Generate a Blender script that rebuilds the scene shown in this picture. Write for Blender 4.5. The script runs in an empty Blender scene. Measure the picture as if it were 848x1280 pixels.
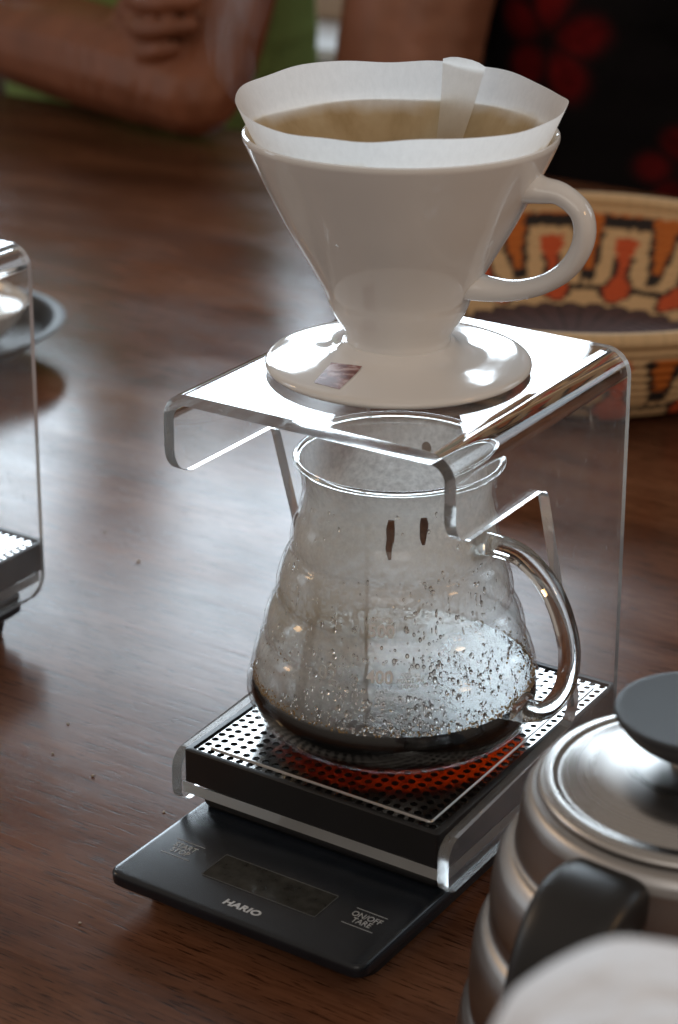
import bpy, bmesh, math, random
from mathutils import Vector, Matrix, noise
from math import sin, cos, pi, radians, atan2, sqrt, hypot
random.seed(7)
SC = bpy.context.scene
COL = SC.collection

# ------------------------------------------------------------------ camera
cam_d = bpy.data.cameras.new('camera')
cam = bpy.data.objects.new('camera', cam_d)
COL.objects.link(cam)
SC.camera = cam
cam.location = (0.42884, -0.65797, 0.49370)
cam.rotation_euler = (radians(72.2103), radians(-0.1347), radians(32.9433))
cam_d.sensor_fit = 'HORIZONTAL'
cam_d.sensor_width = 24.0
cam_d.lens = 2716.82 / 848 * 24.0
cam_d.shift_x = 0.0009
cam_d.shift_y = -0.29735
cam_d.clip_start = 0.02
cam_d.clip_end = 60
cam_d.dof.use_dof = True
cam_d.dof.focus_distance = 0.885
cam_d.dof.aperture_fstop = 11.0

# ------------------------------------------------------------------ world, windows + added fill
W = bpy.data.worlds.new('World')
SC.world = W
W.use_nodes = True
bg = W.node_tree.nodes['Background']
bg.inputs[0].default_value = (1.0, 0.86, 0.74, 1)
bg.inputs[1].default_value = 0.165

def window_or_fill_light(name, x0, x1, z0, z1, y, L, col):
    ld = bpy.data.lights.new(name, 'AREA')
    ld.shape = 'RECTANGLE'
    ld.size = x1 - x0
    ld.size_y = z1 - z0
    ld.energy = L * (x1 - x0) * (z1 - z0) * pi
    ld.color = col
    o = bpy.data.objects.new(name, ld)
    COL.objects.link(o)
    o.location = ((x0 + x1) / 2, y, (z0 + z1) / 2)
    o.rotation_euler = (radians(-90), 0, 0)      # faces -y, into the room
    return o
WIN_L = 8.0
WIN_C = (0.76, 0.89, 1.0)
window_or_fill_light('window_or_fill_light', -2.95, -1.24, 0.64, 1.98, 2.97, WIN_L, WIN_C)
window_or_fill_light('window_or_fill_light', -4.60, -3.05, 0.64, 1.98, 2.97, WIN_L, WIN_C)
window_or_fill_light('window_or_fill_light', 1.50, 3.20, 0.62, 2.20, 2.97, 1.3, WIN_C)  # added fill on the right to brighten edges and gloss, no window known there
def aimed_light(name, loc, aim, sx, sy, L, col):
    ld = bpy.data.lights.new(name, 'AREA'); ld.shape = 'RECTANGLE'; ld.size = sx; ld.size_y = sy
    ld.energy = L*sx*sy*pi; ld.color = col
    o = bpy.data.objects.new(name, ld); COL.objects.link(o); o.location = loc
    o.rotation_euler = (Vector(aim)-Vector(loc)).to_track_quat('-Z', 'Y').to_euler()
aimed_light('fill_lamp', (1.3, -2.3, 1.9), (0, 0, 0.1), 2.2, 1.4, 0.75, (1.0, 0.93, 0.86))  # added soft fill from behind the viewer, not a known lamp

SC.view_settings.view_transform = 'Standard'
SC.view_settings.look = 'None'
SC.view_settings.gamma = 1.0
SC.view_settings.use_curve_mapping = False
SC.view_settings.exposure = 0.82
cy = SC.cycles
cy.max_bounces = 24
cy.diffuse_bounces = 4
cy.glossy_bounces = 10
cy.transmission_bounces = 22
cy.transparent_max_bounces = 24
cy.volume_bounces = 1
cy.caustics_reflective = True
cy.caustics_refractive = True
cy.blur_glossy = 0.3
cy.sample_clamp_indirect = 6.0
cy.use_denoising = True
try:
    cy.denoiser = 'OPENIMAGEDENOISE'
    cy.denoising_input_passes = 'RGB_ALBEDO_NORMAL'
except Exception:
    pass

aimed_light('window_or_fill_light', (-3.4, -0.9, 1.0), (0.1, 0, 0.1), 0.7, 1.5, 1.3, WIN_C)
aimed_light('warm_lamp', (-1.7, -0.5, 1.0), (0, 0, 0.1), 0.22, 0.22, 9.0, (1.0, 0.62, 0.30))
aimed_light('warm_lamp', (1.9, 0.2, 1.1), (0.1, 0, 0.1), 0.30, 0.30, 8.0, (1.0, 0.58, 0.26))
# ------------------------------------------------------------------ object helpers
def link(o, parent=None):
    COL.objects.link(o)
    if parent is not None:
        o.parent = parent
    return o

def tag(o, label=None, cat=None, group=None, kind=None):
    if label: o['label'] = label
    if cat: o['category'] = cat
    if group: o['group'] = group
    if kind: o['kind'] = kind
    return o

def thing(name, label, cat, loc=(0, 0, 0), rz=0, group=None):
    o = bpy.data.objects.new(name, None)
    o.empty_display_size = 0.02
    link(o)
    o.location = loc
    o.rotation_euler = (0, 0, rz)
    return tag(o, label, cat, group)

def finish(bm, name, mat, parent=None, smooth=35, recalc=True):
    if recalc:
        bmesh.ops.recalc_face_normals(bm, faces=bm.faces[:])
    me = bpy.data.meshes.new(name)
    bm.to_mesh(me)
    bm.free()
    if smooth:
        for p in me.polygons: p.use_smooth = True
        if smooth < 180:
            me.set_sharp_from_angle(angle=radians(smooth))
    for m in (mat if isinstance(mat, (list, tuple)) else [mat]):
        me.materials.append(m)
    return link(bpy.data.objects.new(name, me), parent)

def copy_tree(o, parent=None):
    c = o.copy()
    COL.objects.link(c)
    if parent is not None: c.parent = parent
    for ch in o.children:
        copy_tree(ch, c)
    return c

def add_box(bm, x0, x1, y0, y1, z0, z1, bev=0.0, seg=2, mi=0):
    vs = [bm.verts.new(p) for p in ((x0,y0,z0),(x1,y0,z0),(x1,y1,z0),(x0,y1,z0),(x0,y0,z1),(x1,y0,z1),(x1,y1,z1),(x0,y1,z1))]
    fs = [bm.faces.new([vs[i] for i in q]) for q in ((3,2,1,0),(4,5,6,7),(0,1,5,4),(1,2,6,5),(2,3,7,6),(3,0,4,7))]
    for f in fs: f.material_index = mi
    if bev:
        es = list({e for f in fs for e in f.edges})
        bmesh.ops.bevel(bm, geom=es, offset=bev, segments=seg, profile=0.5, affect='EDGES', clamp_overlap=True)

def lathe(bm, prof, n=64, closed=False, mi=0, fn=None, c=(0, 0)):
    """revolve (r, z) points; r == 0 makes a pole; closed joins last to first."""
    rings = []
    for r, z in prof:
        if r < 1e-7:
            rings.append([bm.verts.new((c[0], c[1], z))])
        else:
            rings.append([bm.verts.new((c[0] + r * cos(2*pi*k/n), c[1] + r * sin(2*pi*k/n), z)) for k in range(n)])
    m = len(rings)
    for i in range(m if closed else m - 1):
        A, B = rings[i], rings[(i + 1) % m]
        for k in range(n):
            k2 = (k + 1) % n
            if len(A) == 1 and len(B) == 1: continue
            if len(A) == 1: f = bm.faces.new((A[0], B[k], B[k2]))
            elif len(B) == 1: f = bm.faces.new((A[k], B[0], A[k2]))
            else: f = bm.faces.new((A[k], B[k], B[k2], A[k2]))
            f.material_index = mi[i] if isinstance(mi, (list, tuple)) else mi
    return rings

def crom(P, per=8):
    P = [Vector(p) for p in P]
    out = []
    n = len(P)
    for i in range(n - 1):
        a, b, c, d = P[max(i-1,0)], P[i], P[i+1], P[min(i+2,n-1)]
        for k in range(per):
            t = k / per
            out.append(0.5*((2*b)+(c-a)*t+(2*a-5*b+4*c-d)*t*t+(3*b-a-3*c+d)*t**3))
    out.append(P[-1].copy())
    return out

def smooth_prof(P, per=6):
    return [(max(v.x, 0), v.y) for v in crom([(r, z, 0) for r, z in P], per)]

def tube(bm, path, radii, n=16, up=(0, 0, 1), ab=(1, 1), per=8, power=2.0, mi=0):
    """swept closed tube; radii one number or list at the control points; ab = scale along side / up."""
    if not isinstance(radii, (list, tuple)): radii = [radii]*len(path)
    C = crom(path, per)
    RR = [v.x for v in crom([(r, 0, 0) for r in radii], per)]
    rings = []
    prev = Vector(up)
    for i, p in enumerate(C):
        t = (C[min(i+1, len(C)-1)] - C[max(i-1, 0)]).normalized()
        s = t.cross(prev)
        if s.length < 1e-6: s = t.orthogonal()
        s.normalize()
        u = s.cross(t).normalized()
        prev = u
        ring = []
        for k in range(n):
            a = 2*pi*k/n
            ca, sa = cos(a), sin(a)
            if power != 2.0:
                ca = math.copysign(abs(ca)**(2/power), ca); sa = math.copysign(abs(sa)**(2/power), sa)
            ring.append(bm.verts.new(p + s*(ca*RR[i]*ab[0]) + u*(sa*RR[i]*ab[1])))
        rings.append(ring)
    for A, B in zip(rings, rings[1:]):
        for k in range(n):
            bm.faces.new((A[k], A[(k+1)%n], B[(k+1)%n], B[k])).material_index = mi
    bm.faces.new(rings[0][::-1]).material_index = mi
    bm.faces.new(rings[-1]).material_index = mi

def rounded(pts, seg=6):
    """2-D polygon with per-vertex radius -> list of points."""
    out = []
    n = len(pts)
    for i, (x, y, r) in enumerate(pts):
        p = Vector((x, y)); a = Vector(pts[i-1][:2]); b = Vector(pts[(i+1)%n][:2])
        if r <= 0:
            out.append((x, y)); continue
        u = (a-p); v = (b-p)
        lu, lv = u.length, v.length
        u /= lu; v /= lv
        half = math.acos(max(-1, min(1, u.dot(v))))/2
        d = min(r/math.tan(half), lu*0.49, lv*0.49)
        rr = d*math.tan(half)
        c = p + (u+v).normalized()*(rr/sin(half))
        s = p+u*d-c; e = p+v*d-c
        a0 = atan2(s.y, s.x); a1 = atan2(e.y, e.x)
        da = (a1-a0+pi) % (2*pi) - pi
        for k in range(seg+1):
            t = a0+da*k/seg
            out.append((c.x+rr*cos(t), c.y+rr*sin(t)))
    return out

def prism(bm, pts, fn0, fn1, mi=0):
    A = [bm.verts.new(fn0(*p)) for p in pts]
    B = [bm.verts.new(fn1(*p)) for p in pts]
    n = len(pts)
    bm.faces.new(A).material_index = mi
    bm.faces.new(B[::-1]).material_index = mi
    for i in range(n):
        bm.faces.new((A[i], B[i], B[(i+1)%n], A[(i+1)%n])).material_index = mi

def text_mesh(name, body, size, mat, parent, place, shear=0.0, xscale=1.0, bold=0.0, spacing=1.0, line=1.0, thick=0.00006):
    """letters as thin printed relief; place(x, y, h) maps flat text coordinates to 3-D."""
    cu = bpy.data.curves.new(name, 'FONT')
    cu.body = body; cu.size = size; cu.align_x = 'CENTER'; cu.align_y = 'CENTER'
    cu.shear = shear; cu.offset = bold; cu.space_character = spacing; cu.space_line = line
    cu.extrude = thick; cu.resolution_u = 3
    o = bpy.data.objects.new(name, cu); COL.objects.link(o)
    dg = bpy.context.evaluated_depsgraph_get()
    me = bpy.data.meshes.new_from_object(o.evaluated_get(dg))
    bpy.data.objects.remove(o)
    for v in me.vertices:
        v.co = Vector(place(v.co.x*xscale, v.co.y, v.co.z))
    me.materials.clear(); me.materials.append(mat)
    me.name = name
    return link(bpy.data.objects.new(name, me), parent)

# ------------------------------------------------------------------ material helpers
class NT:
    def __init__(s, name):
        s.m = bpy.data.materials.new(name); s.m.use_nodes = True
        s.t = s.m.node_tree
        s.b = s.t.nodes['Principled BSDF']; s.o = s.t.nodes['Material Output']
    def n(s, ty, **kw):
        x = s.t.nodes.new(ty)
        for k, v in kw.items():
            if k[0] == 'i' and k[1:].isdigit(): s.put(x.inputs[int(k[1:])], v)
            elif k.startswith('in_'): s.put(x.inputs[k[3:].replace('_', ' ')], v)
            else: setattr(x, k, v)
        return x
    def put(s, sock, v):
        if hasattr(v, 'is_output') or isinstance(v, bpy.types.NodeSocket): s.t.links.new(v, sock)
        elif isinstance(v, bpy.types.Node): s.t.links.new(v.outputs[0], sock)
        else: sock.default_value = v
    def set(s, **kw):
        for k, v in kw.items(): s.put(s.b.inputs[k.replace('_', ' ')], v)
        return s
    def math(s, op, a, b=0.0, clamp=False):
        x = s.n('ShaderNodeMath', operation=op, use_clamp=clamp); s.put(x.inputs[0], a); s.put(x.inputs[1], b); return x.outputs[0]
    def ramp(s, fac, stops, interp='LINEAR'):
        x = s.n('ShaderNodeValToRGB'); s.put(x.inputs[0], fac)
        el = x.color_ramp.elements; x.color_ramp.interpolation = interp
        while len(el) < len(stops): el.new(0.5)
        for e, (p, c) in zip(el, stops):
            e.position = p; e.color = c if len(c) == 4 else (*c, 1)
        return x.outputs[0]
    def mix(s, fac, a, b, blend='MIX'):
        x = s.n('ShaderNodeMix', data_type='RGBA', blend_type=blend)
        s.put(x.inputs[0], fac); s.put(x.inputs[6], a); s.put(x.inputs[7], b); return x.outputs[2]
    def obj(s, scale=(1, 1, 1), loc=(0, 0, 0), rot=(0, 0, 0)):
        tc = s.n('ShaderNodeTexCoord'); mp = s.n('ShaderNodeMapping')
        s.t.links.new(tc.outputs['Object'], mp.inputs[0])
        mp.inputs['Scale'].default_value = scale; mp.inputs['Location'].default_value = loc; mp.inputs['Rotation'].default_value = rot
        return mp.outputs[0]
    def noise(s, vec, scale, detail=3, rough=0.5, dist=0.0):
        x = s.n('ShaderNodeTexNoise'); s.put(x.inputs['Vector'], vec)
        x.inputs['Scale'].default_value = scale; x.inputs['Detail'].default_value = detail
        x.inputs['Roughness'].default_value = rough; x.inputs['Distortion'].default_value = dist
        return x.outputs[0]
    def bump(s, h, strength=0.2, dist=0.001):
        x = s.n('ShaderNodeBump'); s.put(x.inputs['Height'], h)
        x.inputs['Strength'].default_value = strength; x.inputs['Distance'].default_value = dist
        return x.outputs[0]

def rgb(*c): return (*c, 1.0)

def simple(name, col, rough=0.5, metal=0.0, var=0.12, vs=30.0, **kw):
    t = NT(name)
    v = t.noise(t.obj(), vs, 4, 0.6)
    c = t.ramp(v, [(0.25, [x*(1-var) for x in col]), (0.75, [min(1, x*(1+var)) for x in col])])
    t.set(Base_Color=c, Roughness=rough, Metallic=metal, **kw)
    return t.m

def mat_table():
    t = NT('table_wood')
    o = t.obj(scale=(1.0, 7.0, 7.0), rot=(0, 0, radians(2.0)))
    big = t.noise(o, 2.2, 4, 0.55, 0.8)
    o2 = t.obj(scale=(3.0, 60.0, 60.0), rot=(0, 0, radians(2.0)))
    fine = t.noise(o2, 3.5, 5, 0.65, 0.5)
    c1 = t.ramp(big, [(0.22, (0.090, 0.035, 0.019)), (0.5, (0.155, 0.065, 0.034)), (0.78, (0.240, 0.108, 0.057))])
    c2 = t.ramp(fine, [(0.30, (0.62, 0.58, 0.56)), (0.52, (1, 1, 1)), (0.8, (1.08, 1.07, 1.06))])
    c = t.mix(1.0, c1, c2, 'MULTIPLY')
    blot = t.noise(t.obj(scale=(2.2, 5.0, 3), rot=(0, 0, radians(2.0))), 2.6, 5, 0.62, 1.2)
    c = t.mix(1.0, c, t.ramp(blot, [(0.28, (0.68, 0.66, 0.66)), (0.50, (1.04, 1.03, 1.02)), (0.74, (1.22, 1.18, 1.14))]), 'MULTIPLY')
    o3 = t.obj(scale=(30, 420, 420), rot=(0, 0, radians(2.0)))
    pore = t.noise(o3, 2.0, 3, 0.6)
    pm = t.ramp(pore, [(0.34, (0.22, 0.21, 0.20)), (0.45, (1, 1, 1))])
    c = t.mix(1.0, c, pm, 'MULTIPLY')
    sm = t.noise(t.obj(scale=(5, 9, 5)), 1.7, 4, 0.6, 0.6)
    rg = t.ramp(sm, [(0.3, (0.17,)*3), (0.7, (0.27,)*3)])
    h = t.math('ADD', t.math('MULTIPLY', fine, 0.6), t.math('MULTIPLY', pm, 0.12))
    wav = t.noise(t.obj(scale=(3, 10, 3)), 3.0, 2, 0.5)
    h = t.math('ADD', h, t.math('MULTIPLY', wav, 1.0))
    nb = t.bump(h, 0.15, 0.0008)
    t.set(Base_Color=c, Roughness=rg, Normal=nb, IOR=1.5)
    t.set(Specular_IOR_Level=0.14)
    return t.m

def mat_acrylic():
    t = NT('clear_acrylic')
    t.set(Base_Color=rgb(0.985, 0.99, 0.985), Roughness=0.0, IOR=1.49, Transmission_Weight=1.0)
    dif = t.n('ShaderNodeBsdfDiffuse'); dif.inputs[0].default_value = (0.75, 0.74, 0.72, 1)
    o = t.obj()
    sm = t.noise(o, 38, 6, 0.68, 1.0)
    spk = t.noise(t.obj(scale=(1, 1, .5)), 260, 3, 0.6)
    f = t.math('ADD', t.ramp(sm, [(0.42, (0.015,)*3), (0.72, (0.085,)*3)]), t.ramp(spk, [(0.655, (0, 0, 0)), (0.70, (0.22,)*3)]))
    mx = t.n('ShaderNodeMixShader'); t.put(mx.inputs[0], f); t.put(mx.inputs[1], t.b.outputs[0]); t.put(mx.inputs[2], dif.outputs[0])
    t.t.links.new(mx.outputs[0], t.o.inputs[0])
    return t.m

def mat_acrylic_edge(name, lo, hi):
    t = NT(name)
    o = t.obj()
    rg = t.ramp(t.noise(o, 40, 3, .6), [(0.3, (0.05,)*3), (0.7, (0.14,)*3)])
    t.set(Base_Color=rgb(0.97, 0.98, 0.97), Roughness=rg, IOR=1.49, Transmission_Weight=1.0)
    dif = t.n('ShaderNodeBsdfDiffuse'); dif.inputs[0].default_value = (0.85, 0.86, 0.85, 1)
    tl = t.n('ShaderNodeBsdfTranslucent'); tl.inputs[0].default_value = (0.85, 0.86, 0.85, 1)
    m2 = t.n('ShaderNodeMixShader'); m2.inputs[0].default_value = 0.6; t.put(m2.inputs[1], dif.outputs[0]); t.put(m2.inputs[2], tl.outputs[0])
    f = t.ramp(t.noise(o, 22, 2, .5), [(0.3, (lo,)*3), (0.7, (hi,)*3)])
    mx = t.n('ShaderNodeMixShader'); t.put(mx.inputs[0], f); t.put(mx.inputs[1], t.b.outputs[0]); t.put(mx.inputs[2], m2.outputs[0])
    t.t.links.new(mx.outputs[0], t.o.inputs[0])
    return t.m

def mat_solid_glass():
    t = NT('solid_glass')
    t.set(Base_Color=rgb(0.98, 0.99, 0.98), Roughness=0.0, IOR=1.47, Transmission_Weight=1.0)
    return t.m

def thin_glass(t):
    tr = t.n('ShaderNodeBsdfTransparent'); tr.inputs[0].default_value = (0.975, 0.98, 0.975, 1)
    gl = t.n('ShaderNodeBsdfGlossy'); gl.inputs['Roughness'].default_value = 0.0
    ge = t.n('ShaderNodeNewGeometry'); dt = t.n('ShaderNodeVectorMath', operation='DOT_PRODUCT')
    t.put(dt.inputs[0], ge.outputs['Normal']); t.put(dt.inputs[1], ge.outputs['Incoming'])
    cs = t.math('SUBTRACT', 1.0, t.math('ABSOLUTE', dt.outputs['Value']), True)
    frv = t.math('ADD', 0.036, t.math('MULTIPLY', t.math('POWER', cs, 5.0), 0.92), True)
    mx = t.n('ShaderNodeMixShader')
    t.put(mx.inputs[0], frv); t.put(mx.inputs[1], tr.outputs[0]); t.put(mx.inputs[2], gl.outputs[0])
    return mx

def mat_thin_glass():
    t = NT('thin_glass')
    t.t.links.new(thin_glass(t).outputs[0], t.o.inputs[0])
    return t.m

def mat_fog_glass():
    """inner face of the server: condensation film, thinner where the coffee has washed it."""
    t = NT('fogged_glass')
    tg = thin_glass(t)
    df = t.n('ShaderNodeBsdfDiffuse'); df.inputs[0].default_value = (0.80, 0.78, 0.75, 1)
    tl = t.n('ShaderNodeBsdfTranslucent'); tl.inputs[0].default_value = (0.80, 0.78, 0.75, 1)
    fm = t.n('ShaderNodeMixShader'); fm.inputs[0].default_value = 0.55
    t.put(fm.inputs[1], df.outputs[0]); t.put(fm.inputs[2], tl.outputs[0])
    o = t.obj()
    sep = t.n('ShaderNodeSeparateXYZ'); t.put(sep.inputs[0], o)
    nz = t.noise(o, 38, 4, 0.6, 0.6)
    lat = t.n('ShaderNodeVectorMath', operation='DOT_PRODUCT'); t.put(lat.inputs[0], o); lat.inputs[1].default_value = (0.839, 0.544, 0)
    z = t.math('ADD', sep.outputs[2], t.math('MULTIPLY', t.math('SUBTRACT', nz, 0.5), 0.034))
    zl = t.math('SUBTRACT', z, t.math('MULTIPLY', t.math('ADD', lat.outputs['Value'], 0.004), 0.60))
    # heights in object space (0 = base of the server)
    fz = t.ramp(t.math('MULTIPLY', zl, 1/0.12), [(0.16, (0.0,)*3), (0.20, (0.10,)*3), (0.28, (0.16,)*3), (0.54, (0.82,)*3), (0.66, (0.90,)*3), (0.9, (0.84,)*3), (1.0, (0.5,)*3)])
    brown = t.ramp(t.math('MULTIPLY', z, 1/0.12), [(0.38, (0, 0, 0)), (0.52, (0.60,)*3), (0.64, (0.0,)*3)])
    nf = t.noise(o, 400, 3, 0.6)
    f = t.math('MULTIPLY', fz, t.ramp(nf, [(0.3, (0.75,)*3), (0.7, (1.15,)*3)]))
    f = t.math('MULTIPLY', f, t.ramp(t.math('MULTIPLY', sep.outputs[2], 1/0.12), [(0.195, (0, 0, 0)), (0.215, (1, 1, 1))]))
    colr = t.mix(brown, rgb(0.88, 0.86, 0.83), rgb(0.54, 0.42, 0.24))
    t.put(df.inputs[0], colr); t.put(tl.inputs[0], colr)
    mx = t.n('ShaderNodeMixShader')
    t.put(mx.inputs[0], f); t.put(mx.inputs[1], tg.outputs[0]); t.put(mx.inputs[2], fm.outputs[0])
    t.t.links.new(mx.outputs[0], t.o.inputs[0])
    return t.m

def mat_coffee():
    t = NT('coffee_liquid')
    t.set(Base_Color=rgb(1, 1, 1), Roughness=0.0, IOR=1.34, Transmission_Weight=1.0)
    va = t.n('ShaderNodeVolumeAbsorption'); va.inputs[0].default_value = (0.726, 0.49, 0.10, 1); va.inputs[1].default_value = 450
    t.t.links.new(va.outputs[0], t.o.inputs['Volume'])
    return t.m

def mat_water():
    t = NT('water_drop')
    t.set(Base_Color=rgb(1, 1, 1), Roughness=0.0, IOR=1.33, Transmission_Weight=1.0)
    return t.m

def mat_paper(name='filter_paper', lo=0.775, hi=0.815):
    t = NT(name)
    o = t.obj()
    sep = t.n('ShaderNodeSeparateXYZ'); t.put(sep.inputs[0], o)
    nz = t.noise(o, 22, 3, 0.55, 0.5)
    z = t.math('ADD', sep.outputs[2], t.math('MULTIPLY', t.math('SUBTRACT', nz, 0.5), 0.022))
    wet = t.ramp(t.math('MULTIPLY', z, 1/0.12), [(lo, (1, 1, 1)), (hi, (0, 0, 0))])
    fb = t.noise(t.obj(scale=(500, 500, 120)), 1.0, 4, 0.7)
    dry = t.ramp(fb, [(0.3, (0.88, 0.875, 0.86)), (0.7, (0.95, 0.945, 0.93))])
    wetc = t.ramp(t.noise(t.obj(scale=(1, 1, .4)), 40, 5, 0.6, .6), [(0.30, (0.60, 0.47, 0.28)), (0.5, (0.74, 0.62, 0.43)), (0.70, (0.84, 0.75, 0.57))])
    c = t.mix(wet, dry, wetc)
    df = t.n('ShaderNodeBsdfDiffuse'); t.put(df.inputs[0], c)
    tl = t.n('ShaderNodeBsdfTranslucent'); t.put(tl.inputs[0], c)
    nb = t.bump(fb, 0.25, 0.0004); t.put(df.inputs['Normal'], nb)
    mx = t.n('ShaderNodeMixShader'); mx.inputs[0].default_value = 0.66
    t.put(mx.inputs[1], df.outputs[0]); t.put(mx.inputs[2], tl.outputs[0])
    t.t.links.new(mx.outputs[0], t.o.inputs[0])
    return t.m

def mat_ceramic():
    t = NT('white_ceramic')
    o = t.obj()
    v = t.noise(o, 14, 3, 0.5)
    c = t.ramp(v, [(0.3, (0.74, 0.73, 0.715)), (0.7, (0.80, 0.79, 0.775))])
    h = t.noise(o, 45, 2, 0.5)
    t.set(Base_Color=c, Roughness=0.06, IOR=1.52, Normal=t.bump(h, 0.06, 0.0008))
    return t.m

def mat_steel(name, rough=0.28, brush=True, col=(0.58, 0.56, 0.54)):
    t = NT(name)
    o = t.obj(scale=(1, 1, 60))
    v = t.noise(o, 12, 4, 0.6)
    rg = t.ramp(v, [(0.3, (rough*0.8,)*3), (0.7, (rough*1.2,)*3)])
    c = t.ramp(t.noise(t.obj(), 20, 3, 0.5), [(0.3, [x*0.93 for x in col]), (0.7, [min(1, x*1.06) for x in col])])
    t.set(Base_Color=c, Roughness=rg, Metallic=1.0)
    if brush:
        t.set(Normal=t.bump(v, 0.06, 0.0004), Anisotropic=0.75)
        tg = t.n('ShaderNodeTangent'); tg.direction_type = 'RADIAL'; tg.axis = 'Z'; t.put(t.b.inputs['Tangent'], tg.outputs[0])
    return t.m

def mat_print(name, col, alpha):
    t = NT(name)
    t.set(Base_Color=rgb(*col), Roughness=0.5, Alpha=alpha)
    return t.m

def mat_glass_print(name, col, alpha):
    t = NT(name)
    df = t.n('ShaderNodeBsdfDiffuse'); df.inputs[0].default_value = rgb(*col)
    tl = t.n('ShaderNodeBsdfTranslucent'); tl.inputs[0].default_value = rgb(*col)
    tp = t.n('ShaderNodeBsdfTransparent')
    m1 = t.n('ShaderNodeMixShader'); m1.inputs[0].default_value = 0.5; t.put(m1.inputs[1], df.outputs[0]); t.put(m1.inputs[2], tl.outputs[0])
    m2 = t.n('ShaderNodeMixShader'); m2.inputs[0].default_value = alpha; t.put(m2.inputs[1], tp.outputs[0]); t.put(m2.inputs[2], m1.outputs[0])
    t.t.links.new(m2.outputs[0], t.o.inputs[0])
    return t.m

M = dict(
    table=mat_table(), acrylic=mat_acrylic(), edge=mat_acrylic_edge('sawn_acrylic_edge', 0.10, 0.22), frost=mat_acrylic_edge('frosted_acrylic_edge', 0.65, 0.85), glass=mat_solid_glass(), thin=mat_thin_glass(), fog=mat_fog_glass(),
    coffee=mat_coffee(), water=mat_water(), paper=mat_paper(), ceramic=mat_ceramic(),
    grille=mat_steel('grille_steel', 0.17, False, (0.70, 0.69, 0.68)), ridge=mat_steel('ridge_steel', 0.36, False, (0.40, 0.39, 0.38)),
    steel=mat_steel('brushed_steel', 0.36, True, (.40, .39, .385)), lidsteel=mat_steel('lid_steel', 0.28, True, (.52, .505, .49)),
    black=simple('black_plastic', (0.012, 0.012, 0.013), 0.38, var=0.2),
    tray=simple('tray_plastic', (0.010, 0.010, 0.011), 0.45, var=0.2),
    trayin=simple('tray_inside', (0.004, 0.004, 0.004), 0.7, var=0.2),
    scale_top=simple('scale_plastic', (0.010, 0.013, 0.018), 0.26, var=0.25, vs=90),
    knob=simple('knob_plastic', (0.022, 0.025, 0.029), 0.55, var=0.1),
    lcd=simple('lcd_glass', (0.040, 0.040, 0.036), 0.14, var=0.6, vs=160),
    print_grey=mat_print('grey_print', (0.46, 0.47, 0.47), 1.0),
    print_logo=mat_print('logo_print', (0.55, 0.55, 0.55), 1.0),
    print_white=mat_glass_print('white_print', (1.0, 1.0, 1.0), 1.0),
)

# ------------------------------------------------------------------ setting: floor, wall, table
bm = bmesh.new(); add_box(bm, -7, 5, -4, 3.2, -0.80, -0.75)
fl = finish(bm, 'floor', simple('dark_floor', (0.06, 0.045, 0.035), 0.5), smooth=0)
tag(fl, kind='structure')
bm = bmesh.new()
wmat = simple('dark_wall', (0.10, 0.075, 0.055), 0.8, vs=3)
add_box(bm, -7, 5, 3.0, 3.2, -0.75, 2.6)
wl = finish(bm, 'wall', wmat, smooth=0); tag(wl, kind='structure')
bm = bmesh.new(); add_box(bm, -2.35, -1.60, 2.72, 2.99, -0.315, -0.285, 0.004)
lg = finish(bm, 'wall_ledge', simple('white_paint', (0.75, 0.78, 0.80), 0.4), wl); tag(lg, 'white painted ledge on the far wall')
bm = bmesh.new(); add_box(bm, -2.35, -1.60, 2.96, 2.995, -0.28, 0.25)
finish(bm, 'wall_panel', simple('tan_panel', (0.42, 0.30, 0.21), 0.6), wl)

bm = bmesh.new(); add_box(bm, -2.3, 1.3, -1.05, 1.08, -0.042, 0.0, 0.004, 3)
for x, y in ((-2.15, -0.9), (1.15, -0.9), (-2.15, 0.93), (1.15, 0.93)):
    add_box(bm, x-0.04, x+0.04, y-0.04, y+0.04, -0.75, -0.043, 0.003)
tb = finish(bm, 'wooden_table', M['table'])
tag(tb, 'dark brown wooden table with polished grain that everything stands on', 'table')

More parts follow.
